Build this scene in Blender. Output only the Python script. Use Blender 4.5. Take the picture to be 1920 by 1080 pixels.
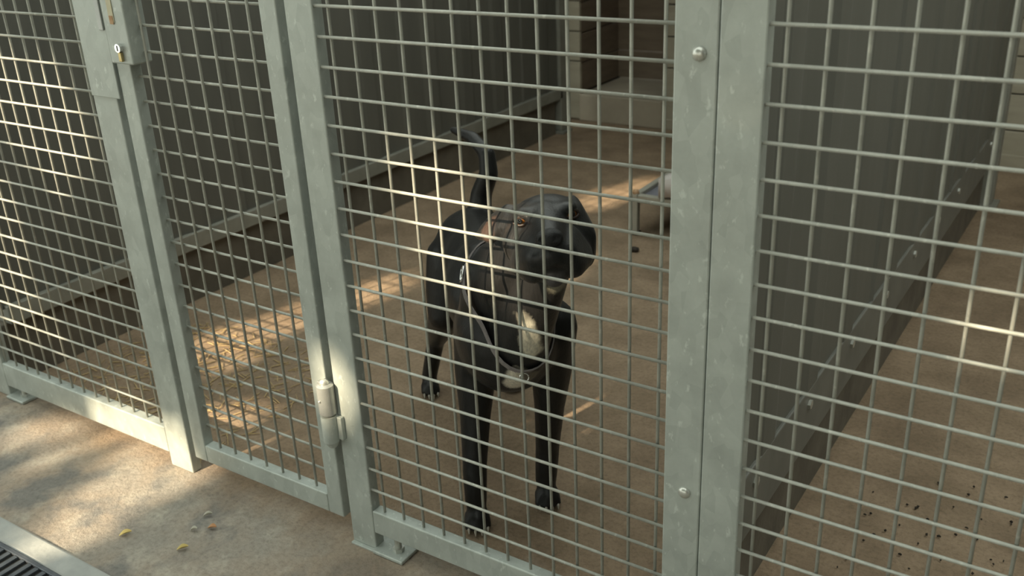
import bpy, bmesh, math, random
from mathutils import Vector, Matrix, noise as mnoise
from mathutils.bvhtree import BVHTree
random.seed(7)
for o in list(bpy.data.objects): bpy.data.objects.remove(o)
SC = bpy.context.scene
COL = SC.collection
V = Vector

# ------------------------------------------------------------------ camera
cam_d = bpy.data.cameras.new('camera'); cam = bpy.data.objects.new('camera', cam_d); COL.objects.link(cam)
right = V((0.838, 0.544, -0.042)); fwd = V((-0.513, 0.760, -0.398)); up = V((-0.185, 0.355, 0.916))
fwd.normalize(); right = (right - right.dot(fwd) * fwd).normalized(); up = right.cross(fwd)
M = Matrix((right, up, -fwd)).transposed().to_4x4(); M.translation = V((1.152, -1.196, 1.298))
cam.matrix_world = M
cam_d.sensor_width = 36; cam_d.lens = 1827.5 / 1920 * 36
cam_d.clip_start = 0.02; cam_d.clip_end = 100
cam_d.dof.use_dof = True; cam_d.dof.focus_distance = 1.75; cam_d.dof.aperture_fstop = 5.6
SC.camera = cam

# ------------------------------------------------------------------ light
w = bpy.data.worlds.new('world'); SC.world = w; w.use_nodes = True
w.node_tree.nodes['Background'].inputs[0].default_value = (0.80, 0.86, 0.78, 1)
w.node_tree.nodes['Background'].inputs[1].default_value = 1.0
SUN_DIR = V((0.20, 0.85, -0.50)).normalized()
sd = bpy.data.lights.new('sun', 'SUN'); sd.energy = 5.4; sd.color = (1.0, 0.83, 0.58); sd.angle = math.radians(0.6)
so = bpy.data.objects.new('sun', sd); COL.objects.link(so)
so.rotation_euler = SUN_DIR.to_track_quat('-Z', 'Y').to_euler(); so.location = (-2, -8, 6)
SC.view_settings.view_transform = 'Standard'; SC.view_settings.look = 'None'
SC.view_settings.gamma = 1; SC.view_settings.use_curve_mapping = False
SC.view_settings.exposure = 1.12

# ------------------------------------------------------------------ materials
def new_mat(name, rough=0.6, metal=0.0, spec=0.5):
    m = bpy.data.materials.new(name); m.use_nodes = True
    b = m.node_tree.nodes['Principled BSDF']
    b.inputs['Roughness'].default_value = rough; b.inputs['Metallic'].default_value = metal
    b.inputs['Specular IOR Level'].default_value = spec
    return m, m.node_tree, b
def node(nt, t, **kw):
    n = nt.nodes.new(t)
    for k, v in kw.items():
        if k.startswith('i_'):
            key = k[2:]; key = int(key) if key.isdigit() else key
            n.inputs[key].default_value = v
        else: setattr(n, k, v)
    return n
def noise(nt, vec, scale, detail=4, rough=0.55):
    n = node(nt, 'ShaderNodeTexNoise'); n.inputs['Scale'].default_value = scale
    n.inputs['Detail'].default_value = detail; n.inputs['Roughness'].default_value = rough
    nt.links.new(vec, n.inputs['Vector']); return n.outputs['Fac']
def ramp(nt, fac, stops):
    r = node(nt, 'ShaderNodeValToRGB'); e = r.color_ramp.elements
    while len(e) < len(stops): e.new(0.5)
    for el, (p, c) in zip(e, stops): el.position = p; el.color = (*c, 1) if len(c) == 3 else c
    nt.links.new(fac, r.inputs[0]); return r.outputs[0]
def mix(nt, fac, a, b, mode='MIX'):
    n = node(nt, 'ShaderNodeMix', data_type='RGBA', blend_type=mode)
    for s, i in ((fac, 0), (a, 6), (b, 7)):
        if hasattr(s, 'links'): nt.links.new(s, n.inputs[i])
        else: n.inputs[i].default_value = s if i == 0 else (*s, 1)
    return n.outputs[2]
def bump(nt, b, h, strength, dist=0.01):
    n = node(nt, 'ShaderNodeBump'); n.inputs['Strength'].default_value = strength; n.inputs['Distance'].default_value = dist
    nt.links.new(h, n.inputs['Height']); nt.links.new(n.outputs[0], b.inputs['Normal'])
def geo(nt):
    return node(nt, 'ShaderNodeNewGeometry').outputs['Position']
def sc(c, k): return tuple(x * k for x in c)
def noisy(name, c1, c2, scale, rough=0.7, metal=0.0, bscale=60, bstr=0.2, spec=0.4, stretch=None):
    m, nt, b = new_mat(name, rough, metal, spec); p = geo(nt)
    if stretch:
        mp = node(nt, 'ShaderNodeMapping'); mp.inputs['Scale'].default_value = stretch
        nt.links.new(p, mp.inputs[0]); p = mp.outputs[0]
    f = noise(nt, p, scale, 5)
    nt.links.new(ramp(nt, f, [(0.3, c1), (0.7, c2)]), b.inputs['Base Color'])
    if bstr: bump(nt, b, noise(nt, p, bscale, 4), bstr, 0.004)
    return m
MAT = {}
def galv(name, base, rough, metal, spangle):
    m, nt, b = new_mat(name, rough, metal, 0.45); p = geo(nt)
    mp = node(nt, 'ShaderNodeMapping'); mp.inputs['Scale'].default_value = (1.0, 1.0, 0.55); mp.inputs['Rotation'].default_value = (0.3, 0.5, 0.2)
    nt.links.new(p, mp.inputs[0])
    vo = node(nt, 'ShaderNodeTexVoronoi'); vo.inputs['Scale'].default_value = spangle; nt.links.new(mp.outputs[0], vo.inputs['Vector'])
    vv = ramp(nt, vo.outputs['Color'], [(0.15, sc(base, 0.80)), (0.9, sc(base, 1.12))])
    n1 = noise(nt, p, 14, 6, 0.65)
    c = mix(nt, 0.62, vv, ramp(nt, n1, [(0.3, sc(base, 0.76)), (0.55, base), (0.72, sc(base, 1.18))]))
    n3 = noise(nt, mp.outputs[0], 85, 3, 0.6)
    c = mix(nt, ramp(nt, n3, [(0.62, (0, 0, 0)), (0.70, (0.7, 0.7, 0.7))]), c, sc(base, 1.35))
    nt.links.new(c, b.inputs['Base Color'])
    nt.links.new(ramp(nt, n1, [(0.3, (rough - 0.08,) * 3), (0.7, (rough + 0.1,) * 3)]), b.inputs['Roughness'])
    bump(nt, b, noise(nt, p, 120, 3), 0.06, 0.002)
    return m
MAT['galv'] = galv('galvanised_steel', (0.445, 0.478, 0.445), 0.50, 0.28, 55)
MAT['wire'] = galv('galvanised_wire', (0.43, 0.432, 0.385), 0.5, 0.2, 90)
MAT['bolt'] = noisy('zinc_bolt', (0.50, 0.51, 0.47), (0.62, 0.62, 0.57), 40, 0.3, 0.6, bstr=0)
MAT['hinge'] = noisy('hinge_steel', (0.30, 0.31, 0.30), (0.40, 0.41, 0.39), 30, 0.38, 0.4, bstr=0.05)
MAT['brass'] = noisy('brass', (0.42, 0.33, 0.15), (0.55, 0.46, 0.24), 60, 0.3, 0.8, bstr=0)
MAT['cream'] = noisy('aged_cream_paint', (0.50, 0.46, 0.30), (0.58, 0.52, 0.38), 40, 0.5, bstr=0)
MAT['rust'] = noisy('rust', (0.36, 0.20, 0.10), (0.50, 0.33, 0.2), 70, 0.8, bstr=0.2)
MAT['black'] = noisy('black_gap', (0.012, 0.012, 0.011), (0.02, 0.02, 0.018), 30, 0.7, bstr=0)
MAT['sheet'] = noisy('olive_grey_sheet', (0.105, 0.105, 0.092), (0.135, 0.133, 0.115), 3, 0.55, 0.0, 90, 0.05, stretch=(4, 4, 0.6))
MAT['sheet_light'] = noisy('grey_sheet', (0.112, 0.113, 0.099), (0.140, 0.140, 0.124), 3, 0.5, 0.0, 90, 0.05, stretch=(4, 4, 0.6))
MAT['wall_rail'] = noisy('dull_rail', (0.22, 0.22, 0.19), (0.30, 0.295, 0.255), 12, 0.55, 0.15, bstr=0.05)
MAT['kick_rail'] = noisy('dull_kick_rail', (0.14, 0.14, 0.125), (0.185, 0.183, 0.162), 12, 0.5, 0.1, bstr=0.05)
MAT['shade_wall'] = noisy('shade_wall_render', (0.075, 0.08, 0.07), (0.12, 0.12, 0.105), 5, 0.9, bstr=0.4)
MAT['kerb'] = noisy('dirty_kerb', (0.10, 0.087, 0.068), (0.16, 0.14, 0.11), 9, 0.9, bstr=0.4)
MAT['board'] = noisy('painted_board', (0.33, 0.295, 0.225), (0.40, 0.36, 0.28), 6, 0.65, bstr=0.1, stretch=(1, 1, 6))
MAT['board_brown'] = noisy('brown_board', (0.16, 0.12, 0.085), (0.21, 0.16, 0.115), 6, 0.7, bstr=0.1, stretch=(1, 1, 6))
MAT['step'] = noisy('worn_step', (0.34, 0.29, 0.225), (0.42, 0.365, 0.285), 7, 0.8, bstr=0.2)
MAT['roof'] = noisy('roof_sheet', (0.16, 0.15, 0.135), (0.2, 0.19, 0.17), 4, 0.7, bstr=0.05)
MAT['edge'] = noisy('pale_drain_edge', (0.30, 0.31, 0.30), (0.40, 0.405, 0.385), 18, 0.8, bstr=0.4)
MAT['grate'] = noisy('dark_grate', (0.075, 0.085, 0.10), (0.13, 0.14, 0.155), 30, 0.5, 0.5, bstr=0.2)
MAT['cloth'] = noisy('pale_cloth', (0.58, 0.53, 0.50), (0.66, 0.61, 0.58), 20, 0.95, bstr=0.3)
MAT['sling'] = noisy('blue_grey_fabric', (0.17, 0.17, 0.20), (0.22, 0.22, 0.26), 25, 0.9, bstr=0.3)
MAT['bedtube'] = noisy('bed_tube', (0.38, 0.37, 0.32), (0.45, 0.44, 0.38), 20, 0.45, 0.2, bstr=0)
MAT['straw'] = noisy('straw', (0.40, 0.28, 0.13), (0.62, 0.47, 0.25), 80, 0.8, bstr=0)
MAT['crumb'] = noisy('dark_crumb', (0.02, 0.016, 0.012), (0.05, 0.04, 0.03), 80, 0.9, bstr=0)
MAT['leaf_y'] = noisy('yellow_dry_leaf', (0.52, 0.40, 0.14), (0.62, 0.52, 0.22), 50, 0.7, bstr=0)
MAT['leaf_o'] = noisy('orange_dry_leaf', (0.40, 0.20, 0.09), (0.5, 0.28, 0.14), 50, 0.7, bstr=0)
MAT['leaf_p'] = noisy('pale_dry_leaf', (0.45, 0.43, 0.36), (0.55, 0.52, 0.44), 50, 0.7, bstr=0)
MAT['leaf_g'] = noisy('green_leaf', (0.05, 0.10, 0.025), (0.09, 0.16, 0.04), 2, 0.6, bstr=0)
MAT['bark'] = noisy('bark', (0.10, 0.075, 0.05), (0.18, 0.14, 0.10), 9, 0.9, bstr=0.6, stretch=(4, 4, 1))
MAT['collar'] = noisy('grey_collar_webbing', (0.25, 0.225, 0.225), (0.31, 0.28, 0.28), 90, 0.85, bscale=500, bstr=0.4)
MAT['chrome'] = noisy('chrome', (0.75, 0.75, 0.74), (0.85, 0.85, 0.83), 20, 0.12, 1.0, bstr=0)
MAT['nose'] = noisy('dog_nose', (0.010, 0.010, 0.011), (0.018, 0.018, 0.019), 200, 0.32, 0, 700, 0.5)
MAT['claw'] = noisy('claw', (0.30, 0.27, 0.22), (0.42, 0.38, 0.32), 60, 0.35, bstr=0)
MAT['lid'] = noisy('eyelid', (0.022, 0.015, 0.012), (0.038, 0.024, 0.018), 60, 0.4, bstr=0)
def mat_eye():
    m, nt, b = new_mat('amber_eye', 0.06, 0, 0.7)
    tc = node(nt, 'ShaderNodeTexCoord')
    sep = node(nt, 'ShaderNodeSeparateXYZ'); nt.links.new(tc.outputs['Object'], sep.inputs[0])
    ma = node(nt, 'ShaderNodeMath', operation='MULTIPLY'); ma.inputs[1].default_value = 1 / 0.0115
    nt.links.new(sep.outputs['Z'], ma.inputs[0])
    c = ramp(nt, ma.outputs[0], [(0.45, (0.16, 0.10, 0.07)), (0.55, (0.17, 0.065, 0.016)), (0.84, (0.20, 0.075, 0.015)), (0.90, (0.004, 0.003, 0.003))])
    nt.links.new(c, b.inputs['Base Color']); return m
MAT['eye'] = mat_eye()
def mat_fur():
    m, nt, b = new_mat('short_black_fur', 0.42, 0, 0.42)
    at = node(nt, 'ShaderNodeAttribute', attribute_name='fur')
    p = geo(nt); mp = node(nt, 'ShaderNodeMapping'); mp.inputs['Scale'].default_value = (1, 1, 0.25); nt.links.new(p, mp.inputs[0])
    f = noise(nt, mp.outputs[0], 260, 3)
    nt.links.new(mix(nt, 1.0, at.outputs['Color'], ramp(nt, f, [(0.3, (0.72,) * 3), (0.7, (1.15,) * 3)]), 'MULTIPLY'), b.inputs['Base Color'])
    bump(nt, b, f, 0.35, 0.002)
    b.inputs['Sheen Weight'].default_value = 0.04; b.inputs['Sheen Roughness'].default_value = 0.5
    return m
MAT['fur'] = mat_fur()
def mat_floor():
    m, nt, b = new_mat('stained_concrete', 0.85, 0, 0.3); p = geo(nt)
    big = noise(nt, p, 2.6, 5, 0.6); mid = noise(nt, p, 9, 6, 0.65); fine = noise(nt, p, 90, 5, 0.7)
    out = mix(nt, ramp(nt, big, [(0.38, (0, 0, 0)), (0.62, (1, 1, 1))]), (0.285, 0.258, 0.222), (0.335, 0.268, 0.206))
    out = mix(nt, ramp(nt, mid, [(0.50, (0, 0, 0)), (0.70, (0.75, 0.75, 0.75))]), out, (0.47, 0.43, 0.36))
    out = mix(nt, ramp(nt, noise(nt, p, 5.5, 4), [(0.50, (0, 0, 0)), (0.60, (0.8, 0.8, 0.8))]), out, (0.165, 0.162, 0.155))
    inn = mix(nt, ramp(nt, mid, [(0.35, (0, 0, 0)), (0.68, (1, 1, 1))]), (0.245, 0.178, 0.118), (0.345, 0.252, 0.172))
    inn = mix(nt, ramp(nt, noise(nt, p, 4.2, 4), [(0.48, (0, 0, 0)), (0.66, (0.65, 0.65, 0.65))]), inn, (0.185, 0.132, 0.088))
    # the slab is brown with trodden-in dirt inside the kennels, greyer on the path outside
    sep = node(nt, 'ShaderNodeSeparateXYZ'); nt.links.new(p, sep.inputs[0])
    ad = node(nt, 'ShaderNodeMath', operation='MULTIPLY_ADD'); ad.inputs[1].default_value = 1.6; nt.links.new(sep.outputs['Y'], ad.inputs[0])
    nt.links.new(big, ad.inputs[2])
    edge = ramp(nt, ad.outputs[0], [(0.34, (0, 0, 0)), (0.66, (1, 1, 1))])
    c = mix(nt, edge, out, inn)
    spk = ramp(nt, fine, [(0.28, (0.62,) * 3), (0.5, (1, 1, 1)), (0.72, (1.18,) * 3)])
    c = mix(nt, 0.8, c, spk, 'MULTIPLY')
    nt.links.new(c, b.inputs['Base Color'])
    h = node(nt, 'ShaderNodeMath', operation='ADD'); nt.links.new(mid, h.inputs[0]); nt.links.new(fine, h.inputs[1])
    bump(nt, b, h.outputs[0], 0.5, 0.008)
    return m
MAT['floor'] = mat_floor()

# ------------------------------------------------------------------ builders
WL = {}
def wloc(o): return WL.get(o.name, V((0, 0, 0)))
def link(name, me, parent=None, loc=V((0, 0, 0))):
    """loc is a world position"""
    o = bpy.data.objects.new(name, me); COL.objects.link(o)
    WL[o.name] = V(loc)
    if parent: o.parent = parent; o.location = V(loc) - wloc(parent)
    else: o.location = loc
    return o
def thing(name, label, cat, loc, group=None):
    o = link(name, None, None, V(loc)); o.empty_display_size = 0.05
    o['label'] = label; o['category'] = cat
    if group: o['group'] = group
    return o
def tag(o, label=None, cat=None, group=None, kind=None):
    for k, v in (('label', label), ('category', cat), ('group', group), ('kind', kind)):
        if v: o[k] = v
    return o
def bm_obj(name, bm, mat, parent=None, origin=None, smooth=False, kind=None):
    """bm in world coordinates"""
    if origin is None: origin = wloc(parent) if parent else V((0, 0, 0))
    bmesh.ops.translate(bm, verts=bm.verts, vec=-V(origin))
    bmesh.ops.recalc_face_normals(bm, faces=bm.faces)
    me = bpy.data.meshes.new(name); bm.to_mesh(me); bm.free()
    if mat: me.materials.append(MAT[mat])
    if smooth:
        for p in me.polygons: p.use_smooth = True
    o = link(name, me, parent, origin)
    if kind: o['kind'] = kind
    return o
def box(bm, x0, x1, y0, y1, z0, z1, bev=0.0):
    vs = [bm.verts.new((x, y, z)) for x in (x0, x1) for y in (y0, y1) for z in (z0, z1)]
    fs = [(0, 1, 3, 2), (4, 6, 7, 5), (0, 4, 5, 1), (2, 3, 7, 6), (0, 2, 6, 4), (1, 5, 7, 3)]
    faces = [bm.faces.new([vs[i] for i in f]) for f in fs]
    if bev:
        es = list({e for f in faces for e in f.edges})
        bmesh.ops.bevel(bm, geom=es, offset=bev, segments=2, affect='EDGES', profile=0.5)
def bx(*a, bev=0.0):
    bm = bmesh.new(); box(bm, *a, bev=bev); return bm
def tube(bm, pts, r, n=8, cap=True):
    rings = []; pts = [V(p) for p in pts]
    for i, p in enumerate(pts):
        t = (pts[min(i + 1, len(pts) - 1)] - pts[max(i - 1, 0)]).normalized()
        a = t.orthogonal().normalized() if i == 0 else (prev - prev.dot(t) * t).normalized()
        prev = a; b = t.cross(a); rr = r[i] if isinstance(r, (list, tuple)) else r
        rings.append([bm.verts.new(p + rr * (math.cos(k * 2 * math.pi / n) * a + math.sin(k * 2 * math.pi / n) * b)) for k in range(n)])
    for i in range(len(rings) - 1):
        for k in range(n):
            bm.faces.new((rings[i][k], rings[i][(k + 1) % n], rings[i + 1][(k + 1) % n], rings[i + 1][k]))
    if cap: bm.faces.new(rings[0][::-1]); bm.faces.new(rings[-1])
def ell(bm, c, ax, sub=3):
    """ellipsoid; ax three scaled axis vectors"""
    m = Matrix((ax[0], ax[1], ax[2])).transposed().to_4x4(); m.translation = V(c)
    bmesh.ops.create_icosphere(bm, subdivisions=sub, radius=1.0, matrix=m)
def sph(bm, c, r, sub=3): ell(bm, c, (V((r, 0, 0)), V((0, r, 0)), V((0, 0, r))), sub)
def hull(bm, balls, sub=2):
    t = bmesh.new()
    for c, r in balls: sph(t, c, r, sub)
    res = bmesh.ops.convex_hull(t, input=t.verts)
    kill = [g for g in set(res['geom_interior']) | set(res['geom_unused']) if isinstance(g, bmesh.types.BMVert)]
    bmesh.ops.delete(t, geom=kill, context='VERTS')
    vm = {v: bm.verts.new(v.co) for v in t.verts}
    for f in t.faces: bm.faces.new([vm[v] for v in f.verts])
    t.free()

# ------------------------------------------------------------------ the setting
bm = bmesh.new(); box(bm, -6, 6, -9, 6.5, -0.25, 0)
floor = tag(bm_obj('floor', bm, 'floor'), kind='structure')
# recessed line of the drain is covered by the edging strip and grate below
ROOF = 2.15
ceiling = link('ceiling', None, None, V((0, 0, ROOF))); tag(ceiling, kind='structure')
def sheet(x0, x1, y0, y1, z0, z1, axis, face, period=0.25, depth=0.006):
    """ribbed metal sheet: ribs repeat along axis ('x' or 'y'); face is +1/-1 direction of ribs"""
    bm = bmesh.new(); prof = []
    L0, L1 = (x0, x1) if axis == 'x' else (y0, y1)
    s = L0
    while s < L1 - 1e-6:
        for t, d in ((0, 0), (0.55, 0), (0.65, 1), (0.90, 1)):
            q = min(s + t * period, L1); prof.append((q, d * depth))
        s += period
    prof.append((L1, 0))
    th = 0.002; rows = []
    for q, d in prof:
        if axis == 'y':
            a = (x1 + d) if face > 0 else (x0 - d); bck = a - face * th
            rows.append([bm.verts.new(p) for p in ((a, q, z0), (a, q, z1), (bck, q, z1), (bck, q, z0))])
        else:
            rows.append([bm.verts.new(p) for p in ((q, y0, z0 - d), (q, y1, z0 - d), (q, y1, z0 - d + th), (q, y0, z0 - d + th))])
    for a, b in zip(rows, rows[1:]):
        for k in range(4): bm.faces.new((a[k], a[(k + 1) % 4], b[(k + 1) % 4], b[k]))
    bm.faces.new(rows[0][::-1]); bm.faces.new(rows[-1])
    return bm
for i in range(6):
    bm_obj('roof_sheet', sheet(-3.0 + i, -2.0 + i, 2.5, 5.0, ROOF, ROOF + 0.02, 'x', 1, 0.2, 0.03), 'roof', ceiling)

def partition(name, xc, y0, y1, matn, rail_z, hw, post_ends):
    root = link(name, None, None, V((xc, 0, 0))); tag(root, kind='structure')
    L = 0.9; y = y0 + 0.04
    while y < y1 - 0.02:
        ye = min(y + L, y1 - 0.02)
        bm_obj('wall_sheet', sheet(xc + 0.010, xc + 0.012, y, ye, rail_z[1] - 0.01, ROOF - 0.06, 'y', 1), matn, root)
        bm_obj('wall_sheet', sheet(xc - 0.012, xc - 0.010, y, ye, rail_z[1] - 0.01, ROOF - 0.06, 'y', -1), matn, root)
        y = ye
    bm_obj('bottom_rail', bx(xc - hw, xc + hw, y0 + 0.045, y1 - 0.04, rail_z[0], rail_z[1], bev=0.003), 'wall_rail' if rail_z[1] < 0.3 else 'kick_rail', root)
    bm_obj('top_rail', bx(xc - 0.03, xc + 0.03, y0 + 0.045, y1 - 0.04, ROOF - 0.06, ROOF - 0.01, bev=0.003), 'wall_rail', root)
    for a in post_ends:
        bm_obj('end_post', bx(xc - 0.03, xc + 0.03, a - 0.03, a + 0.03, 0.012, ROOF - 0.01, bev=0.003), 'wall_rail', root)
        bm_obj('foot_plate', bx(xc - 0.05, xc + 0.05, a - 0.05, a + 0.05, 0.0, 0.012, bev=0.002), 'wall_rail', root)
    return root
wl = partition('wall_left', -1.42, 0.03, 3.16, 'sheet', (0.18, 0.235), 0.03, (3.13,))
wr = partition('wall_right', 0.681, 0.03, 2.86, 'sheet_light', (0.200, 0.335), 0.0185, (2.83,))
for i in range(9):      # bolts through the kick rail
    bm = bmesh.new(); tube(bm, [(0.697, 0.20 + 0.3 * i, 0.300), (0.705, 0.20 + 0.3 * i, 0.300)], 0.010, 6)
    bm_obj('bolt', bm, 'bolt', wr)
for nm, x0, x1, y1, zt in (('baseboard_left', -1.47, -1.412, 3.08, 0.18), ('baseboard_right', 0.60, 0.672, 2.78, 0.20)):
    tag(bm_obj(nm, bx(x0, x1, 0.05, y1, -0.02, zt, bev=0.006), 'kerb'), kind='structure')

# back wall of horizontal boards with a doorway into a sleeping alcove
wb = link('wall_back', None, None, V((0, 3.4, 0))); tag(wb, kind='structure')
YB = 3.40; BH = 0.157
def board_run(mat, parent, a, b, plane, pos, z0, z1, sign):
    k = 0; z = z0
    while z < z1 - 0.01:
        zt = min(z + BH, z1); g = 0.003
        if plane == 'y': bm = bx(a, b, pos, pos + 0.018 * sign, z + g, zt - g, bev=0.003) if sign > 0 else bx(a, b, pos - 0.018, pos, z + g, zt - g, bev=0.003)
        else: bm = bx(min(pos, pos + 0.018 * sign), max(pos, pos + 0.018 * sign), a, b, z + g, zt - g, bev=0.003)
        bm_obj('board', bm, mat, parent); z = zt
OFF = 0.002
board_run('board', wb, -2.9, -1.444, 'y', YB, OFF, ROOF - 0.02, 1)
board_run('board', wb, -0.955, 3.0, 'y', YB, OFF, ROOF - 0.02, 1)
board_run('board', wb, -1.444, -0.955, 'y', YB, 1.70, ROOF - 0.02, 1)
for a, b, z0, z1 in ((-2.9, -1.465, 0, ROOF - 0.02), (-0.935, 3.0, 0, ROOF - 0.02), (-1.465, -0.935, 1.70, ROOF - 0.02)):
    bm_obj('backing', bx(a, b, YB + 0.019, YB + 0.05, z0, z1), 'black', wb)
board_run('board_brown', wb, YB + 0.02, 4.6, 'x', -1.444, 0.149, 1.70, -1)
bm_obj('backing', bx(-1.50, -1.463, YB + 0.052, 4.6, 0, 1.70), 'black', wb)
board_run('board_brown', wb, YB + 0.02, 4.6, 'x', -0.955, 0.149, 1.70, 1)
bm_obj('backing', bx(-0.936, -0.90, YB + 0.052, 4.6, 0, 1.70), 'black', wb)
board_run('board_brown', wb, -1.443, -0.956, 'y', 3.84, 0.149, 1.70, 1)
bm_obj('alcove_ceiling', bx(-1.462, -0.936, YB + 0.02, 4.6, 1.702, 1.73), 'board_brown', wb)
bm_obj('step', bx(-1.443, -0.956, YB - 0.02, 4.6, 0.0, 0.146, bev=0.006), 'step', wb)
bm_obj('skirting', bx(-0.95, 3.0, YB - 0.014, YB - 0.001, 0.0, 0.055, bev=0.003), 'board', wb)
for nm, x in (('wall_unseen_left', -3.0), ('wall_unseen_right', 3.0)):
    tag(bm_obj(nm, bx(x - 0.03, x + 0.03, 0.03, 4.6, 0, ROOF - 0.02), 'sheet'), kind='structure')  # unseen side walls, added to keep light from leaking into the kennels
tag(bm_obj('wall_shade_right', bx(2.35, 2.6, -7.0, -0.12, 0.0, 4.6, bev=0.01), 'shade_wall'), kind='structure')  # unseen wall, added to darken the faces turned to the right
tag(bm_obj('trim_1', bx(-4, 4, -0.392, -0.338, -0.03, 0.006, bev=0.005), 'edge'), kind='structure')
# drain with cross bars along the path
dr = thing('drain_channel', 'dark slotted drain running along the pale edging strip in the lower left corner', 'drain', (-0.7, -0.45, 0.0))
bm_obj('channel', bx(-1.6, 0.1, -0.54, -0.392, 0.0, 0.003), 'black', dr)
bm_obj('edge_bar', bx(-1.6, 0.1, -0.404, -0.393, 0.003, 0.009, bev=0.002), 'grate', dr)
bm_obj('edge_bar', bx(-1.6, 0.1, -0.540, -0.529, 0.003, 0.009, bev=0.002), 'grate', dr)
gb = bpy.data.meshes.new('grate_bar'); b_ = bx(-0.006, 0.006, -0.062, 0.062, -0.003, 0.003, bev=0.001); b_.to_mesh(gb); b_.free(); gb.materials.append(MAT['grate'])
for i in range(66): link('grate_bar', gb, dr, V((-1.57 + i * 0.025, -0.4665, 0.006)))

# ------------------------------------------------------------------ the fence
ZT = 2.06
WR = 0.0028
wire_cache = {}
def wire_mesh(axis, length):
    key = (axis, round(length, 4))
    if key not in wire_cache:
        bm = bmesh.new(); d = V((1, 0, 0)) if axis == 'x' else V((0, 0, 1))
        tube(bm, [V((0, 0, 0)), d * 0.5 * length, d * length], WR, 8)
        me = bpy.data.meshes.new('wire_' + axis); bm.to_mesh(me); bm.free(); me.materials.append(MAT['wire'])
        for p in me.polygons: p.use_smooth = len(p.vertices) == 4
        wire_cache[key] = me
    return wire_cache[key]
def mesh_wires(root, xs, zs, x0, x1, z0, z1, yv, yh):
    mv = wire_mesh('z', z1 - z0); mh = wire_mesh('x', x1 - x0)
    for x in xs: link('vertical_wire', mv, root, V((x, yv, z0)))
    for z in zs: link('horizontal_wire', mh, root, V((x0, yh, z)))
def rows(top, zmin, zmax):
    out = []; k = -30
    while k < 40:
        z = top - 0.05 * k
        if zmin < z < zmax: out.append(z)
        k += 1
    return out
D = 0.026
def stile(root, x0, x1, z0, z1, y0=0.0, y1=D, nm='stile'):
    return bm_obj(nm, bx(x0, x1, y0, y1, z0, z1, bev=0.0025), 'galv', root)
def rail(root, x0, x1, z0, z1, y0=0.0, y1=D, nm='rail'):
    return bm_obj(nm, bx(x0, x1, y0, y1, z0, z1, bev=0.0025), 'galv', root)
def foot(root, x, dirx=1):
    """adjustable foot: plate under the rail, open square, upright stub"""
    f = bm_obj('foot', bx(x, x + 0.078 * dirx if dirx > 0 else x, -0.012, 0.045, 0.001, 0.009, bev=0.002), 'galv', root)
    bm = bmesh.new(); tube(bm, [(x + 0.048, 0.016, 0.009), (x + 0.048, 0.016, 0.05)], 0.0075, 10)
    bm_obj('foot_bolt', bm, 'bolt', f, origin=wloc(root))
    bm = bmesh.new(); tube(bm, [(x + 0.048, 0.016, 0.009), (x + 0.048, 0.016, 0.017)], 0.0125, 6)
    bm_obj('foot_nut', bm, 'bolt', f, origin=wloc(root))
# left panel
pl = thing('mesh_panel', 'galvanised mesh fence panel left of the gate, bottom rail partly sunlit', 'fence panel', (-1.02, 0, 0))
stile(pl, -0.672, -0.594, 0.0, ZT); stile(pl, -1.412, -1.352, 0.0, ZT)
rail(pl, -1.3515, -0.6725, 0.035, 0.105); rail(pl, -1.3515, -0.6725, ZT - 0.05, ZT)
mesh_wires(pl, [-0.697 - 0.05 * k for k in range(14) if -0.697 - 0.05 * k > -1.349], rows(1.055, 0.12, ZT - 0.06), -1.353, -0.671, 0.104, ZT - 0.049, 0.0115, 0.0062)
foot(pl, -1.352)
bm_obj('strike_plate', bx(-0.668, -0.577, -0.005, -0.0002, 0.900, 1.60, bev=0.0015), 'galv', pl)
bm_obj('strike_edge', bx(-0.594, -0.580, -0.009, -0.0052, 1.035, 1.45, bev=0.0015), 'hinge', pl)
# gate
gt = thing('kennel_gate', 'narrow wire mesh gate hung between two posts, with a lock box and a weld-on hinge', 'gate', (-0.34, 0, 0.05))
stile(gt, -0.573, -0.531, 0.053, ZT - 0.03); stile(gt, -0.149, -0.108, 0.053, ZT - 0.03)
rail(gt, -0.5305, -0.1495, 0.053, 0.098); rail(gt, -0.5305, -0.1495, ZT - 0.08, ZT - 0.03)
mesh_wires(gt, [-0.490 + 0.05 * k for k in range(7)], rows(1.096, 0.12, ZT - 0.09), -0.532, -0.148, 0.096, ZT - 0.078, 0.0120, 0.0172)
lk = bm_obj('lock_box', bx(-0.566, -0.500, -0.014, 0.032, 0.974, 1.36, bev=0.003), 'galv', gt)
bm_obj('slot_strip', bx(-0.546, -0.531, -0.0155, -0.0141, 1.053, 1.30, bev=0.0005), 'cream', lk, origin=wloc(gt))
bm_obj('rust_spot', bx(-0.544, -0.533, -0.0163, -0.0156, 1.050, 1.066, bev=0.0002), 'rust', lk, origin=wloc(gt))
bm = bmesh.new(); tube(bm, [(-0.529, -0.0141, 1.006), (-0.529, -0.022, 1.006)], 0.0085, 16)
cy = bm_obj('lock_cylinder', bm, 'chrome', lk, origin=wloc(gt))
bm_obj('cylinder_tail', bx(-0.5335, -0.5245, -0.020, -0.0141, 0.980, 0.9975, bev=0.001), 'brass', lk, origin=wloc(gt))
bm_obj('keyhole', bx(-0.5300, -0.5280, -0.0226, -0.0221, 1.001, 1.011), 'black', lk, origin=wloc(gt))
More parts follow.
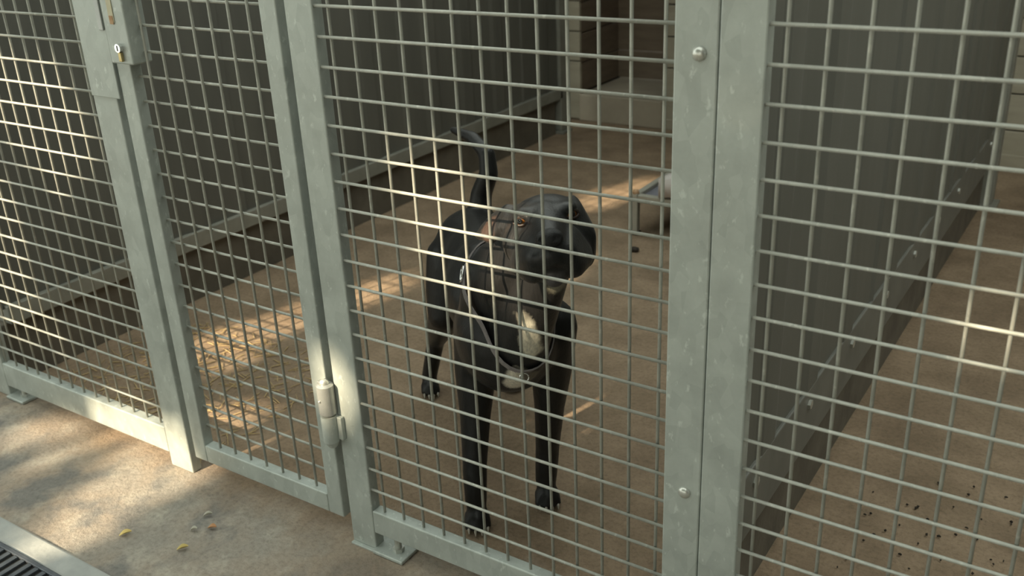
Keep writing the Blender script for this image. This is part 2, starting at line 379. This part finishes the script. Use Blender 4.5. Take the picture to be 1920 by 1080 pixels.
# hinge on the gate
def hinge(z):
    bm = bmesh.new()
    tube(bm, [(-0.098, -0.014, z + 0.070), (-0.098, -0.014, z + 0.066), (-0.098, -0.014, z + 0.004), (-0.098, -0.014, z)], [0.012, 0.017, 0.017, 0.013], 32)
    box(bm, -0.124, -0.098, -0.010, 0.0, z + 0.004, z + 0.066, bev=0.002)
    h = bm_obj('hinge', bm, 'hinge', gt, smooth=False)
    bm = bmesh.new()
    tube(bm, [(-0.098, -0.014, z - 0.002), (-0.098, -0.014, z - 0.06), (-0.098, -0.012, z - 0.074)], [0.0165, 0.0165, 0.009], 32)
    box(bm, -0.098, -0.070, -0.010, 0.0, z - 0.056, z - 0.004, bev=0.002)
    box(bm, -0.120, -0.100, -0.006, 0.0, z - 0.085, z - 0.03, bev=0.002)
    bm_obj('hinge_knuckle', bm, 'galv', h, origin=wloc(gt))
    bm = bmesh.new(); sph(bm, (-0.098, -0.0145, z + 0.0705), 0.010, 2); sph(bm, (-0.1, -0.031, z + 0.036), 0.0035, 1)
    bm_obj('hinge_pin', bm, 'bolt', h, origin=wloc(gt), smooth=True)
hinge(0.315); hinge(1.62)
# middle panel
pm = thing('mesh_panel', 'galvanised mesh fence panel between gate and double post, in front of the dog', 'fence panel', (0.30, 0, 0))
stile(pm, -0.088, -0.025, 0.004, ZT); stile(pm, 0.617, 0.6785, 0.004, ZT)
rail(pm, -0.0245, 0.6165, 0.046, 0.100); rail(pm, -0.0245, 0.6165, ZT - 0.05, ZT)
mesh_wires(pm, [0.05 * k for k in range(13)], rows(1.100, 0.12, ZT - 0.06), -0.026, 0.6178, 0.099, ZT - 0.049, 0.0115, 0.0062)
foot(pm, -0.026)
bm_obj('base_plate', bx(-0.088, -0.026, -0.008, 0.045, -0.001, 0.0038, bev=0.001), 'galv', pm)
for z in (0.384, 1.064, 1.744):
    bm = bmesh.new(); ell(bm, (0.653, -0.0005, z), (V((0.0105, 0, 0)), V((0, 0.0065, 0)), V((0, 0, 0.0105))), 2)
    bm_obj('bolt', bm, 'bolt', pm, smooth=True)
# right panel
pr = thing('mesh_panel', 'galvanised mesh fence panel right of the double post, before the empty kennel', 'fence panel', (1.25, 0, 0))
stile(pr, 0.6795, 0.742, 0.004, ZT); stile(pr, 1.76, 1.822, 0.004, ZT)
rail(pr, 0.7425, 1.7595, 0.046, 0.100); rail(pr, 0.7425, 1.7595, ZT - 0.05, ZT)
mesh_wires(pr, [0.763 + 0.05 * k for k in range(20)], rows(1.105, 0.12, ZT - 0.06), 0.741, 1.761, 0.099, ZT - 0.049, 0.0115, 0.0062)

# ------------------------------------------------------------------ the dog
def build_dog():
    root = thing('dog', 'large black dog with a white chest patch standing behind the mesh, looking up', 'dog', (0.05, 0.38, 0))
    E = V((0.333, 0.130, 0.747)); F = V((0.52, -0.81, 0.27)).normalized()
    S = V((0.77, 0.64, 0.07)); S = (S - S.dot(F) * F).normalized(); U = S.cross(F)
    if U.z < 0: U = -U
    H = lambda f, s, u: E + F * f + S * s + U * u
    hb = V((0.66, -0.75, 0)).normalized(); rb = V((-hb.y, hb.x, 0)) * -1   # rb: the dog's right
    Z = V((0, 0, 1))
    bm = bmesh.new()
    # trunk
    ch = V((0.150, 0.265, 0.435)); mid = V((0.03, 0.40, 0.445)); loin = V((-0.08, 0.51, 0.455)); hip = V((-0.165, 0.60, 0.445))
    ell(bm, ch, (hb * 0.125, rb * 0.108, Z * 0.125))
    ell(bm, mid, (hb * 0.17, rb * 0.112, Z * 0.118))
    ell(bm, loin, (hb * 0.15, rb * 0.090, Z * 0.088))
    ell(bm, hip, (hb * 0.12, rb * 0.098, Z * 0.095))
    hull(bm, [(ch + hb * 0.045 + Z * 0.02, 0.075), (mid + Z * 0.03, 0.095), (ch - Z * 0.045 + hb * 0.01, 0.065)])
    hull(bm, [(mid, 0.10), (loin + Z * 0.01, 0.08), (hip + Z * 0.01, 0.085)])
    # prosternum between the shoulders
    ell(bm, V((0.212, 0.205, 0.445)), (hb * 0.055, rb * 0.060, Z * 0.085))
    # neck
    hull(bm, [(H(-0.085, 0, -0.045), 0.062), (V((0.190, 0.235, 0.575)), 0.088), (V((0.150, 0.262, 0.50)), 0.096)])
    hull(bm, [(H(-0.04, 0, -0.085), 0.036), (V((0.245, 0.190, 0.53)), 0.050), (V((0.225, 0.200, 0.46)), 0.058)])
    # head
    ell(bm, H(-0.062, 0, -0.018), (F * 0.078, S * 0.074, U * 0.058))
    for s in (-1, 1):
        sph(bm, H(-0.040, 0.040 * s, -0.040), 0.042)                       # cheek
        ell(bm, H(-0.010, 0.036 * s, 0.012), (F * 0.022, S * 0.022, U * 0.014), 2)   # brow
        hull(bm, [(H(0.018, 0.028 * s, -0.036), 0.027), (H(0.070, 0.022 * s, -0.056), 0.023), (H(0.045, 0.034 * s, -0.084), 0.019), (H(-0.005, 0.047 * s, -0.072), 0.026)])  # flews
    hull(bm, [(H(-0.02, 0, -0.010), 0.042), (H(0.015, 0, -0.022), 0.030), (H(0.082, 0, -0.028), 0.020)])   # bridge
    hull(bm, [(H(0.078, 0, -0.052), 0.026), (H(0.03, 0, -0.055), 0.04)])
    hull(bm, [(H(-0.03, 0, -0.078), 0.034), (H(0.062, 0, -0.094), 0.018)])      # lower jaw
    # ears: one folded back, one hanging
    hull(bm, [(H(-0.075, -0.062, 0.022), 0.012), (H(-0.045, -0.066, 0.002), 0.010), (H(-0.105, -0.095, 0.006), 0.010),
              (H(-0.095, -0.125, -0.020), 0.008), (H(-0.070, -0.100, -0.030), 0.009)], 1)
    hull(bm, [(H(-0.080, 0.052, 0.020), 0.012), (H(-0.045, 0.056, 0.010), 0.010), (H(-0.075, 0.074, -0.03), 0.010),
              (H(-0.028, 0.074, -0.040), 0.010), (H(-0.052, 0.068, -0.078), 0.012), (H(-0.034, 0.061, -0.088), 0.012)], 1)
    # front legs
    for sh, el, wr_, pa, tow in (((0.090, 0.255, 0.44), (0.083, 0.240, 0.345), (0.096, 0.196, 0.125), (0.110, 0.175, 0.024), V((0.62, -0.78, 0))),
                                 ((0.222, 0.312, 0.445), (0.213, 0.328, 0.345), (0.192, 0.335, 0.125), (0.198, 0.318, 0.024), V((0.62, -0.78, 0)))):
        sh, el, wr_, pa = map(V, (sh, el, wr_, pa)); side = V((-tow.y, tow.x, 0))
        hull(bm, [(sh, 0.058), (el, 0.046)]); hull(bm, [(el, 0.046), (el.lerp(wr_, 0.45), 0.034), ])
        hull(bm, [(el.lerp(wr_, 0.45), 0.034), (wr_, 0.0265)])
        hull(bm, [(wr_, 0.0275), (pa + Z * 0.03 - tow * 0.012, 0.0245)])
        hull(bm, [(pa + Z * 0.016 - tow * 0.016, 0.021), (pa + tow * 0.012 + Z * 0.002, 0.022)])
        for k, s in enumerate((-1.5, -0.5, 0.5, 1.5)):
            f = 0.030 if abs(s) < 1 else 0.021
            hull(bm, [(pa + side * s * 0.0135 + tow * f - Z * 0.010, 0.0115), (pa + side * s * 0.012 + Z * 0.004, 0.012)], 1)
    # hind legs
    for hp, kn, hk, pa in (((-0.205, 0.565, 0.42), (-0.205, 0.515, 0.290), (-0.318, 0.610, 0.150), (-0.330, 0.585, 0.022)),
                           ((-0.105, 0.655, 0.43), (-0.060, 0.640, 0.285), (-0.150, 0.740, 0.150), (-0.150, 0.715, 0.022))):
        hp, kn, hk, pa = map(V, (hp, kn, hk, pa)); tow = hb; side = V((-tow.y, tow.x, 0))
        hull(bm, [(hp, 0.070), (hp.lerp(kn, 0.6) - hb * 0.02, 0.058), (kn, 0.044)])
        hull(bm, [(kn, 0.044), (kn.lerp(hk, 0.5), 0.037)]); hull(bm, [(kn.lerp(hk, 0.5), 0.037), (hk, 0.0245)])
        hull(bm, [(hk, 0.0245), (pa + Z * 0.02 - tow * 0.014, 0.0215)])
        hull(bm, [(pa + Z * 0.012 - tow * 0.016, 0.019), (pa + tow * 0.012, 0.020)])
        for s in (-1.5, -0.5, 0.5, 1.5):
            f = 0.028 if abs(s) < 1 else 0.019
            hull(bm, [(pa + side * s * 0.012 + tow * f - Z * 0.009, 0.0105), (pa + side * s * 0.011 + Z * 0.004, 0.011)], 1)
    # tail
    tp = [(-0.175, 0.64, 0.50), (-0.172, 0.65, 0.565), (-0.146, 0.65, 0.62), (-0.155, 0.66, 0.665), (-0.205, 0.675, 0.695), (-0.275, 0.69, 0.705)]
    tr = [0.032, 0.027, 0.024, 0.021, 0.017, 0.010]
    for i in range(len(tp) - 1): hull(bm, [(V(tp[i]), tr[i]), (V(tp[i + 1]), tr[i + 1])])
    me = bpy.data.meshes.new('raw_dog'); bm.to_mesh(me); bm.free()
    tmp = bpy.data.objects.new('raw_dog', me); COL.objects.link(tmp)
    r = tmp.modifiers.new('r', 'REMESH'); r.mode = 'VOXEL'; r.voxel_size = 0.0055; r.adaptivity = 0
    s = tmp.modifiers.new('s', 'SMOOTH'); s.factor = 0.5; s.iterations = 7
    dg = bpy.context.evaluated_depsgraph_get(); dg.update()
    out = bpy.data.meshes.new_from_object(tmp.evaluated_get(dg)); out.name = 'body'
    bpy.data.objects.remove(tmp); bpy.data.meshes.remove(me)
    # fur colours that belong to the coat
    base = V((0.0095, 0.0090, 0.0090))
    def segd(p, a, b, k, deep):
        # distance to a segment, depth along the chest normal counted less
        ab = b - a; t = max(0, min(1, (p - a).dot(ab) / max(ab.dot(ab), 1e-9))); d = p - (a + ab * t)
        n = V((0.57, -0.82, 0)); dn = d.dot(n)
        if deep: d = d - n * dn * 0.65
        return d.length / k
    white = [(V((0.257, 0.175, 0.548)), V((0.263, 0.175, 0.474)), 0.021, (0.72, 0.67, 0.54), 1),
             (V((0.224, 0.184, 0.408)), V((0.214, 0.188, 0.376)), 0.021, (0.74, 0.68, 0.56), 1),
             (V((0.25, 0.180, 0.395)), V((0.275, 0.185, 0.393)), 0.015, (0.16, 0.14, 0.11), 1),
             (H(-0.01, 0.004, -0.125), H(0.0, 0.016, -0.128), 0.018, (0.26, 0.24, 0.18), 1),
             (H(0.080, 0.012, -0.102), H(0.074, -0.008, -0.102), 0.018, (0.065, 0.058, 0.058), 0),
             (H(-0.072, -0.095, -0.004), H(-0.068, -0.106, -0.014), 0.016, (0.055, 0.033, 0.025), 0),
             (H(-0.035, -0.056, -0.012), H(-0.035, -0.060, -0.02), 0.014, (0.028, 0.022, 0.019), 0)]
    ca = out.color_attributes.new('fur', 'FLOAT_COLOR', 'POINT')
    rnd = random.Random(3)
    for i, v in enumerate(out.vertices):
        c = base.copy()
        for a, b, k, w_, deep in white:
            d = segd(v.co, a, b, k, deep) + 0.22 * mnoise.noise(v.co * 55) + 0.10 * mnoise.noise(v.co * 160)
            t = max(0, min(1, (1.15 - d) / 0.30)); c = c.lerp(V(w_), t)
        ca.data[i].color = (*c, 1)
    bvh = BVHTree.FromPolygons([v.co.copy() for v in out.vertices], [tuple(p.vertices) for p in out.polygons])
    for v in out.vertices: v.co -= V((0.05, 0.38, 0))
    for p in out.polygons: p.use_smooth = True
    out.materials.append(MAT['fur'])
    link('body', out, root, wloc(root))
    # nose pad with nostrils
    bm = bmesh.new(); nc = H(0.094, 0, -0.026)
    ell(bm, nc, (F * 0.016, S * 0.023, U * 0.017))
    ell(bm, nc - U * 0.012 + F * 0.001, (F * 0.011, S * 0.010, U * 0.013), 2)
    for v in bm.verts:      # nostril dents and a groove
        d = v.co - nc; s_, u_ = d.dot(S), d.dot(U)
        for q in (-1, 1):
            k = math.hypot((s_ - q * 0.0115) / 0.007, (u_ - 0.000) / 0.006)
            if k < 1 and d.dot(F) > 0: v.co -= F * 0.010 * (1 - k)
    bm_obj('nose', bm, 'nose', root, smooth=True)
    # eyes
    for s in (-1, 1):
        c = H(-0.004, 0.041 * s, 0.001)
        n = (F + S * 0.42 * s + U * 0.1).normalized()
        me = bpy.data.meshes.new('eye'); bm = bmesh.new(); bmesh.ops.create_uvsphere(bm, u_segments=24, v_segments=16, radius=0.0115)
        bm.to_mesh(me); bm.free(); me.materials.append(MAT['eye'])
        for p in me.polygons: p.use_smooth = True
        hit = bvh.ray_cast(c + n * 0.08, -n)
        c = (hit[0] if hit[0] else c) - n * 0.0060
        e = link('eye', me, root, c); e.rotation_euler = n.to_track_quat('Z', 'Y').to_euler()
        a = n.cross(U).normalized(); b = a.cross(n).normalized()
        bm = bmesh.new()
        pts = [c + n * (0.0066 + 0.002 * abs(math.sin(t))) + a * 0.0125 * math.cos(t) + b * 0.0072 * math.sin(t) for t in [k * 2 * math.pi / 20 for k in range(21)]]
        tube(bm, pts, 0.0026, 6); bm_obj('eyelid', bm, 'lid' , root, smooth=True)
    # claws
    cm = bpy.data.meshes.new('claw'); bm = bmesh.new(); tube(bm, [(0, 0, 0), (0.006, 0, -0.001), (0.012, 0, -0.005)], [0.0032, 0.0026, 0.0006], 6)
    bm.to_mesh(cm); bm.free(); cm.materials.append(MAT['claw'])
    for pa, tow, sp, ff in ((V((0.110, 0.175, 0.024)), V((0.62, -0.78, 0)), 0.0135, 0.030), (V((0.198, 0.318, 0.024)), V((0.62, -0.78, 0)), 0.0135, 0.030),
                    (V((-0.330, 0.585, 0.022)), hb, 0.012, 0.028)):
        side = V((-tow.y, tow.x, 0))
        for s in (-1.5, -0.5, 0.5, 1.5):
            f = ff if abs(s) < 1 else ff - 0.009
            c = link('claw', cm, root, pa + side * s * sp + tow * (f + 0.007) - Z * 0.010); c.rotation_euler = (0, 0, math.atan2(tow.y, tow.x))
    # loose collar round the base of the neck
    cc = V((0.165, 0.262, 0.505))
    p1, p2, p3 = V((0.135, 0.205, 0.572)), V((0.252, 0.165, 0.415)), V((0.13, 0.33, 0.68))
    n = (p2 - p1).cross(p3 - p1).normalized(); cc = cc - n * (cc - p1).dot(n)
    e1 = (p2 - cc).normalized(); e1 = (e1 - e1.dot(n) * n).normalized(); e2 = n.cross(e1)
    loop = []
    N = 64
    for k in range(N):
        t = 2 * math.pi * k / N; d = e1 * math.cos(t) + e2 * math.sin(t)
        h = bvh.ray_cast(cc, d)
        rr = (h[0] - cc).length if h[0] else 0.13
        loop.append(min(rr, 0.150) + 0.004)
    for _ in range(4): loop = [max(loop[i], (loop[i - 1] + loop[i] + loop[(i + 1) % N]) / 3) for i in range(N)]
    for _ in range(2): loop = [(loop[i - 1] + 2 * loop[i] + loop[(i + 1) % N]) / 4 + 0.0006 for i in range(N)]
    P = [cc + (e1 * math.cos(2 * math.pi * k / N) + e2 * math.sin(2 * math.pi * k / N)) * loop[k] for k in range(N)]
    bm = bmesh.new(); rings = []
    for k in range(N):
        d = (P[k] - cc).normalized()
        rings.append([bm.verts.new(P[k] + q) for q in (n * 0.0085, n * 0.0085 + d * 0.003, -n * 0.0085 + d * 0.003, -n * 0.0085)])
    for k in range(N):
        a, b = rings[k], rings[(k + 1) % N]
        for j in range(4): bm.faces.new((a[j], a[(j + 1) % 4], b[(j + 1) % 4], b[j]))
    col = bm_obj('collar', bm, 'collar', root)
    def nearest(q): return min(range(N), key=lambda k: (P[k] - q).length)
    k = nearest(p1); d = (P[k] - cc).normalized(); t = (P[(k + 1) % N] - P[k - 1]).normalized()
    bm = bmesh.new()
    for sgn in (-1, 1):
        pts = [P[k] + d * 0.005 + t * 0.016 * math.cos(a) + n * (0.011 * math.sin(a)) for a in [j * 2 * math.pi / 16 for j in range(17)]]
    tube(bm, pts, 0.0022, 6); bm_obj('collar_buckle', bm, 'chrome', col, origin=wloc(root), smooth=True)
    k = nearest(V((0.255, 0.17, 0.414))); d = (P[k] - cc).normalized(); t = (P[(k + 1) % N] - P[k - 1]).normalized()
    bm = bmesh.new()
    tube(bm, [P[k] + d * 0.009 + t * 0.009 * math.cos(a) - Z * (0.004 - 0.009 * math.sin(a)) for a in [j * 2 * math.pi / 14 for j in range(15)]], 0.0018, 6)
    bm_obj('collar_ring', bm, 'chrome', col, origin=wloc(root), smooth=True)
    return root
dog = build_dog()

# ------------------------------------------------------------------ raised dog bed
bed = thing('raised_dog_bed', 'low metal framed dog bed on legs standing on the floor behind the dog', 'dog bed', (0.0, 2.2, 0))
bx0, bx1, by0, by1, bz = -0.385, 0.45, 1.93, 2.55, 0.145
for x in (bx0, bx1):
    for y in (by0, by1):
        l = bm_obj('leg', bx(x - 0.013, x + 0.013, y - 0.013, y + 0.013, 0.012, bz + 0.016, bev=0.003), 'bedtube', bed)
        bm = bmesh.new(); sph(bm, (x, y, bz + 0.018), 0.014, 2); bm_obj('leg_cap', bm, 'rust', l, origin=wloc(bed), smooth=True)
        bm_obj('rubber_foot', bx(x - 0.016, x + 0.016, y - 0.016, y + 0.016, 0, 0.013, bev=0.003), 'black', l, origin=wloc(bed))
for y in (by0, by1): bm_obj('frame_rail', bx(bx0 + 0.0135, bx1 - 0.0135, y - 0.012, y + 0.012, bz - 0.014, bz + 0.014, bev=0.003), 'bedtube', bed)
for x in (bx0, bx1): bm_obj('frame_rail', bx(x - 0.012, x + 0.012, by0 + 0.0135, by1 - 0.0135, bz - 0.014, bz + 0.014, bev=0.003), 'bedtube', bed)
def slab(x0, x1, y0, y1, z, sag, th, nx=14, ny=10, rough=0.0):
    bm = bmesh.new(); r = random.Random(5); T = []; B = []
    for i in range(nx + 1):
        for j in range(ny + 1):
            u, v = i / nx, j / ny; s = sag * math.sin(math.pi * u) * math.sin(math.pi * v) + rough * r.uniform(-1, 1)
            x, y = x0 + (x1 - x0) * u, y0 + (y1 - y0) * v
            T.append(bm.verts.new((x, y, z - s + th))); B.append(bm.verts.new((x, y, z - s)))
    q = lambda A, i, j: A[i * (ny + 1) + j]
    for i in range(nx):
        for j in range(ny):
            bm.faces.new((q(T, i, j), q(T, i + 1, j), q(T, i + 1, j + 1), q(T, i, j + 1)))
            bm.faces.new((q(B, i, j), q(B, i, j + 1), q(B, i + 1, j + 1), q(B, i + 1, j)))
    for i in range(nx):
        for j in (0, ny):
            bm.faces.new((q(T, i, j), q(B, i, j), q(B, i + 1, j), q(T, i + 1, j)))
    for j in range(ny):
        for i in (0, nx):
            bm.faces.new((q(T, i, j), q(T, i, j + 1), q(B, i, j + 1), q(B, i, j)))
    return bm
bm_obj('sling', slab(bx0 + 0.014, bx1 - 0.014, by0 + 0.013, by1 - 0.013, bz - 0.004, 0.03, 0.004), 'sling', bed, smooth=True)
bl = bm_obj('blanket', slab(-0.285, 0.36, 1.91, 2.48, bz + 0.020, 0.020, 0.070, rough=0.007), 'cloth', origin=V((0.04, 2.2, bz)), smooth=True)
tag(bl, 'pale folded blanket lying on the low raised dog bed', 'blanket')
# small dark lump in front of the bed
bm = bmesh.new(); sph(bm, (0, 0, 0), 0.016, 2)
for v in bm.verts: v.co = V((v.co.x * 1.2, v.co.y * 0.9, v.co.z * 0.62 + 0.008)) * (1 + random.uniform(-0.12, 0.12))
bmesh.ops.translate(bm, verts=bm.verts, vec=(-0.307, 1.765, 0.001))
tag(bm_obj('floor_lump', bm, 'crumb', origin=V((-0.307, 1.765, 0)), smooth=True), 'small dark lump on the floor in front of the leg of the raised bed', 'debris')

# ------------------------------------------------------------------ litter on the floor
def scatter_bits(name, n, area, length, rad, mat, seed, label, cat, flat=True):
    r = random.Random(seed); bm = bmesh.new()
    for i in range(n):
        x = r.uniform(*area[0]); y = r.uniform(*area[1]); a = r.uniform(0, math.pi); L = length * r.uniform(0.5, 1.3)
        d = V((math.cos(a), math.sin(a), r.uniform(-0.05, 0.05))) * L / 2; c = V((x, y, rad * 1.1 + 0.0015)); R = rad * r.uniform(0.7, 1.3)
        tube(bm, [c - d, c + d * 0.1 + V((0, 0, R * 0.5)), c + d], [R * 0.7, R, R * 0.6], 4)
    return tag(bm_obj(name, bm, mat), label, cat, kind='stuff')
scatter_bits('straw_litter', 420, ((-1.33, -0.60), (0.05, 0.60)), 0.045, 0.0013, 'straw', 1, 'loose straw strewn on the kennel floor behind the left panel and the gate', 'straw')
scatter_bits('floor_crumbs', 190, ((0.80, 1.7), (0.12, 0.85)), 0.006, 0.0024, 'crumb', 2, 'dark crumbs scattered on the floor of the right kennel', 'crumbs')
def dry_leaf(x, y, ang, L, W, mat, label):
    bm = bmesh.new(); T = []; n = 6; ca, sa = math.cos(ang), math.sin(ang)
    for i in range(n + 1):
        u = i / n; wd = W * math.sin(math.pi * (0.06 + 0.88 * u)) ** 0.8; s = (u - 0.5) * L
        row = []
        for q in (-1, 0, 1):
            px, py = s, q * wd / 2; z = 0.003 + 0.006 * abs(q) * math.sin(u * 3) + 0.004 * u
            for dz in (0, 0.0012): row.append(bm.verts.new((x + px * ca - py * sa, y + px * sa + py * ca, z + dz)))
        T.append(row)
    for a, b in zip(T, T[1:]):
        for k in (0, 2):
            bm.faces.new((a[k + 1], a[k + 3], b[k + 3], b[k + 1])); bm.faces.new((a[k], b[k], b[k + 2], a[k + 2]))
        bm.faces.new((a[0], a[1], b[1], b[0])); bm.faces.new((a[4], b[4], b[5], a[5]))
    for r_ in (T[0], T[-1]):
        bm.faces.new((r_[0], r_[2], r_[3], r_[1])); bm.faces.new((r_[2], r_[4], r_[5], r_[3]))
    tag(bm_obj('dry_leaf', bm, mat, origin=V((x, y, 0))), label, 'leaf', 'dry leaves on the path')
dry_leaf(-0.535, -0.235, 0.9, 0.026, 0.013, 'leaf_y', 'yellow dry leaf on the path nearest the sunlit patch')
dry_leaf(-0.385, -0.205, 0.8, 0.024, 0.011, 'leaf_y', 'yellow dry leaf on the grey path nearest the drain edging')
dry_leaf(-0.385, -0.125, 0.4, 0.020, 0.012, 'leaf_o', 'orange brown dry leaf on the path below the gate')
dry_leaf(-0.43, -0.098, 0.7, 0.020, 0.008, 'leaf_p', 'pale dry leaf on the path, next to the orange leaf and nearer the gate')
dry_leaf(-0.415, -0.150, 0.5, 0.016, 0.009, 'leaf_p', 'small whitish dry leaf on the path between the yellow leaves')

# ------------------------------------------------------------------ the tree that dapples the sun (outside the frame)
def tree():
    root = thing('leafy_tree', 'broad leafy tree across the path from the kennels, outside the view', 'tree', (-2.2, -7.2, 0))
    d = SUN_DIR; e1 = d.cross(V((0, 0, 1))).normalized(); e2 = e1.cross(d).normalized()
    c0 = V((-0.1, 0.5, 0.5)) - d * 7.0
    q2 = lambda p: ((p - V((-0.1, 0.5, 0.5))).dot(e1), (p - V((-0.1, 0.5, 0.5))).dot(e2))
    gaps = [((-0.66, -0.01, 0.03), 0.085), ((-0.66, -0.10, 0), 0.075), ((-0.66, -0.19, 0), 0.07), ((-0.63, -0.26, 0), 0.04), ((-0.80, 0.0, 0.06), 0.07), ((-0.92, 0, 0.06), 0.03),
            ((-1.10, 0.52, 0), 0.07), ((-1.03, 0.68, 0), 0.075), ((-1.00, 0.84, 0), 0.07), ((-0.92, 1.06, 0), 0.06),
            ((-0.70, 2.25, 0), 0.07), ((-0.62, 2.45, 0), 0.06), ((-0.70, 0.20, 0), 0.045),
            ((0.21, 0, 0.80), 0.06), ((0.24, 0, 0.70), 0.06), ((0.14, 0, 0.83), 0.03),
            ((-0.98, 0, 0.86), 0.10), ((-0.82, 0, 0.84), 0.08), ((-0.90, 0, 0.70), 0.03), ((-1.15, 0, 0.55), 0.03), ((-1.25, 0, 0.42), 0.02), ((-1.05, 0, 0.25), 0.015),
            ((-0.97, -0.16, 0), 0.01), ((-1.16, -0.1, 0), 0.018), ((-1.05, -0.02, 0), 0.012), ((1.03, 0, 0.757), 0.005), ((-0.085, 0, 0.40), 0.022), ((-0.10, 0, 0.36), 0.02)]
    G = [(*q2(V(p)), r) for p, r in gaps]
    rnd = random.Random(11); verts = []; faces = []
    n = 0
    while n < 62000:
        a = rnd.uniform(-3.6, 3.6); b = rnd.uniform(-2.6, 2.6)
        if (a / 3.6) ** 2 + (b / 2.6) ** 2 > 1: continue
        n += 1
        if any((a - ga) ** 2 + (b - gb_) ** 2 < (r + 0.05) ** 2 for ga, gb_, r in G): continue
        c = c0 + e1 * a + e2 * b + d * rnd.uniform(-0.5, 0.5) * 1.6
        if c.z < 1.2: continue
        nrm = V((rnd.gauss(0, 1), rnd.gauss(0, 1), rnd.gauss(0, 1))).normalized(); nrm = (nrm - d * 1.2).normalized()
        u = nrm.orthogonal().normalized(); v = nrm.cross(u); L = rnd.uniform(0.066, 0.082); k = len(verts)
        verts += [c - u * L, c + v * L * 0.55, c + u * L, c - v * L * 0.55]; faces.append((k, k + 1, k + 2, k + 3))
    me = bpy.data.meshes.new('foliage'); o0 = wloc(root); me.from_pydata([v - o0 for v in verts], [], faces); me.materials.append(MAT['leaf_g'])
    f = link('foliage', me, root, o0); f['kind'] = 'stuff'
    bm = bmesh.new(); tube(bm, [(-2.2, -7.2, 0), (-2.15, -7.15, 1.2), (-2.0, -6.9, 2.4), (-1.8, -6.4, 4.2)], [0.26, 0.2, 0.16, 0.06], 12)
    bm_obj('trunk', bm, 'bark', root, smooth=True)
    for s in ((-3.2, -6.0, 4.4), (0.2, -5.8, 4.6), (0.9, -6.4, 3.6)):
        bm = bmesh.new(); tube(bm, [(-2.05, -7.0, 2.0), V((-2.05, -7.0, 2.0)).lerp(V(s), 0.5) + V((0, 0, 0.25)), s], [0.11, 0.07, 0.03], 8)
        bm_obj('branch', bm, 'bark', root, smooth=True)
tree()
